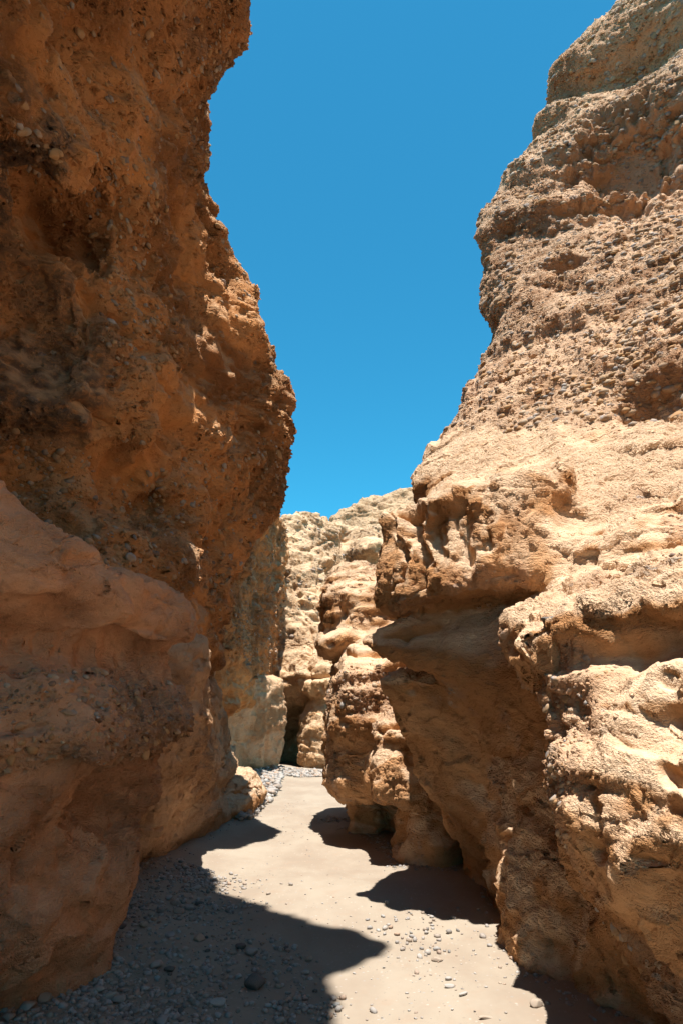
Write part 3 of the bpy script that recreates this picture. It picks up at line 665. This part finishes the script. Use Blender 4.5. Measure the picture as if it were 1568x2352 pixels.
strip = [(-2.2, 3.4), (-.1, 3.4), gpt(690, 2352), gpt(720, 2280), gpt(760, 2200), gpt(640, 2150), gpt(530, 2110), gpt(480, 2060), gpt(495, 2000), gpt(400, 1985), gpt(300, 2000), (-2.6, 7.5)]
clump = lambda q: np.clip(.25 + 1.1*sstep(-.35, .35, vn(np.c_[q*1.1, 0*q[:, 0]], 1)), 0, 1)*sstep(.35, -.5, q[:, 0] + .25*vn(np.c_[q*1.5, 0*q[:, 0]], 2))
A_, B_, C_ = [], [], []
def add_stuff(pts, lo, hi, pw, lift=None, **k):
    sz = lo + (hi - lo)*rng.random(len(pts))**pw
    a, b, c = lay(pts, sz, lift=lift, **k); A_.append(a); B_.append(b); C_.append(c)
pt = sow(strip, 17000, clump); add_stuff(pt, .006, .030, 2.4, sink=.3)
scree = [gpt(538, 1900), gpt(570, 1895), gpt(620, 1850), gpt(640, 1815), gpt(650, 1784), gpt(575, 1784), gpt(590, 1830)]
pt = sow(scree, 2600); add_stuff(pt, .03, .085, 1.6, lift=.10*sstep(-1.15, -1.6, pt[:, 0])*rng.random(len(pt)))
edge = [gpt(640, 1790), gpt(745, 1790), gpt(745, 1782), gpt(640, 1782)]
pt = sow(edge, 900); add_stuff(pt, .02, .07, 2)
for (u, v, r_, n_) in ((960, 2120, .38, 90), (1010, 2170, .35, 40), (770, 1880, .25, 120), (490, 2030, .35, 260), (520, 2090, .3, 160), (700, 2300, .2, 120)):
    c = np.array(gpt(u, v)); q = c + rng.normal(size=(n_, 2))*np.array([r_, r_*.9])*.6; add_stuff(q, .006, .03, 2.2)
q = sow([(-2, 3.3), (1.6, 3.3), (1.2, 6), (1.2, 9), (.4, 12), (-.4, 19), (-1.6, 19), (-1.7, 10), (-1.8, 6)], 9000, lambda q: sstep(-.2, .5, vn(np.c_[q*1.4, 0*q[:, 0]], 1))); add_stuff(q, .002, .008, 3, sink=.4)
for line, n_, w_ in (([(-1.8, 4.0), (-1.4, 4.9), (-1.9, 6.5), (-2.05, 8.2), (-1.68, 11.2), (-1.5, 12)], 900, .16), ([(1.55, 4.2), (1.2, 5.2), (1.4, 7), (1.55, 8.2), (1.1, 8.35), (.66, 8.3), (.6, 9.5), (.25, 10.8), (.1, 11.2)], 1300, .10)):
    line = np.array(line); k = rng.integers(0, len(line) - 1, n_); t = rng.random(n_)[:, None]
    q = line[k]*(1 - t) + line[k + 1]*t + rng.normal(size=(n_, 2))*w_; add_stuff(q, .004, .024, 3, sink=.3)
V, F, T = stones(np.concatenate(A_), np.concatenate(B_), np.concatenate(C_), 1)
go = bpy.data.objects.new('gravel', stone_mesh('gravel', V, F, T, MAT_P)); sc.collection.objects.link(go); go['kind'] = 'stuff'

# single stones: a few meshes, one object each
PROTO = []
for k in range(16):
    V, F, T = stones(np.zeros((1, 3)), np.eye(3)[None], np.array([[1.15, .9, .58]]), 3); T[:] = 1.0 if k == 15 else (k + .5)/16*.9
    PROTO.append(stone_mesh('stone', V, F, T, MAT_P))
def stone(name, p2, size, label, group=None, k=None, sc3=(1, 1, 1), sink=.2, z=None, cat='stone', rz=None):
    o = bpy.data.objects.new(name, PROTO[rng.integers(16) if k is None else k]); sc.collection.objects.link(o)
    zz = float(zground(np.array([p2[0]]), np.array([p2[1]]))[0]) if z is None else z
    o.location = (p2[0], p2[1], zz + size*.5*sc3[2]*(1 - sink)); o.scale = tuple(size*c for c in sc3)
    o.rotation_euler = (rng.normal()*.12, rng.normal()*.12, rng.uniform(0, 6.28) if rz is None else rz)
    o['label'] = label; o['category'] = cat
    if group: o['group'] = group
    return o
q = sow(strip, 700, clump)[:110]
for a in q: stone('cobble', a, rng.uniform(.022, .046), 'rounded cobble among the shaded grey gravel along the left', 'cobbles in the shaded gravel')
q = sow([gpt(u, v) for u, v in ((900, 2180), (1160, 2240), (1170, 2352), (690, 2352), (740, 2270), (830, 2210))], 500)[:40]
q = np.concatenate([q, sow([gpt(u, v) for u, v in ((500, 2000), (620, 1970), (640, 1850), (730, 1830), (730, 1980), (830, 2100), (880, 2140), (600, 2115))], 500)[:75]])
for a in q: stone('pebble', a, rng.uniform(.005, .011), 'small pebble lying on the bare sunlit sand of the path', 'pebbles on the sunlit sand', cat='pebble', sink=.35)
q = sow(scree, 300)[:60]
for a in q: stone('scree_stone', a, rng.uniform(.06, .11), 'pale grey stone in the sunlit heap below the slab boulder', 'stones heaped by the slab boulder', sink=-.3)
stone('dark_cobble', gpt(585, 2262), .06, 'largest dark round cobble on the shaded gravel near the bottom', k=15, sc3=(1, 1, 1.35))
stone('tan_stone', gpt(1002, 2196), .036, 'pale tan flat stone at the rim of the overhang shadow', k=0, sc3=(1.1, .9, .7), rz=0)
stone('grey_stone', gpt(1030, 2243), .02, 'small pale grey oval stone, upper of a pair on bright sand', k=6, rz=0)
stone('flat_stone', gpt(1032, 2265), .033, 'long pale grey flat stone, lower of a pair on bright sand', k=7, sc3=(1.1, .6, .6), rz=0)
stone('slanted_stone', gpt(1065, 2288), .028, 'whitish tilted oval stone alone on sand near the right shadow', k=6, sc3=(1.1, .6, .6), rz=.6)
stone('stone_flake', gpt(1117, 2338), .035, 'thin whitish flake lying on the sand at bottom right', k=0, sc3=(1.4, .4, .35), rz=.25, cat='rock flake')
stone('half_buried_stone', gpt(1232, 2318), .042, 'tan half buried stone at the foot of the right rock', k=0, sc3=(1, .8, .9))
stone('red_pebble', gpt(955, 2225), .020, 'reddish pebble left of the pale stone pair on sand', k=11, cat='pebble')
o, v, nr, cg = ROCKS['pitted_boulder']
dd = v - EYE; dd /= np.linalg.norm(dd, axis=1)[:, None]; r_ = ray(1247, 1417); r_ /= np.linalg.norm(r_)
k = np.where(dd @ r_ > math.cos(.01))[0]; a = v[k[np.argmin(np.linalg.norm(v[k] - EYE, axis=1))]]
stone('capstone', a[:2] + np.array([.03, .05]), .06, 'dark grey stone resting over the crack on top of the pitted rock', k=15, sc3=(1.1, .8, .7), z=a[2], rz=0)
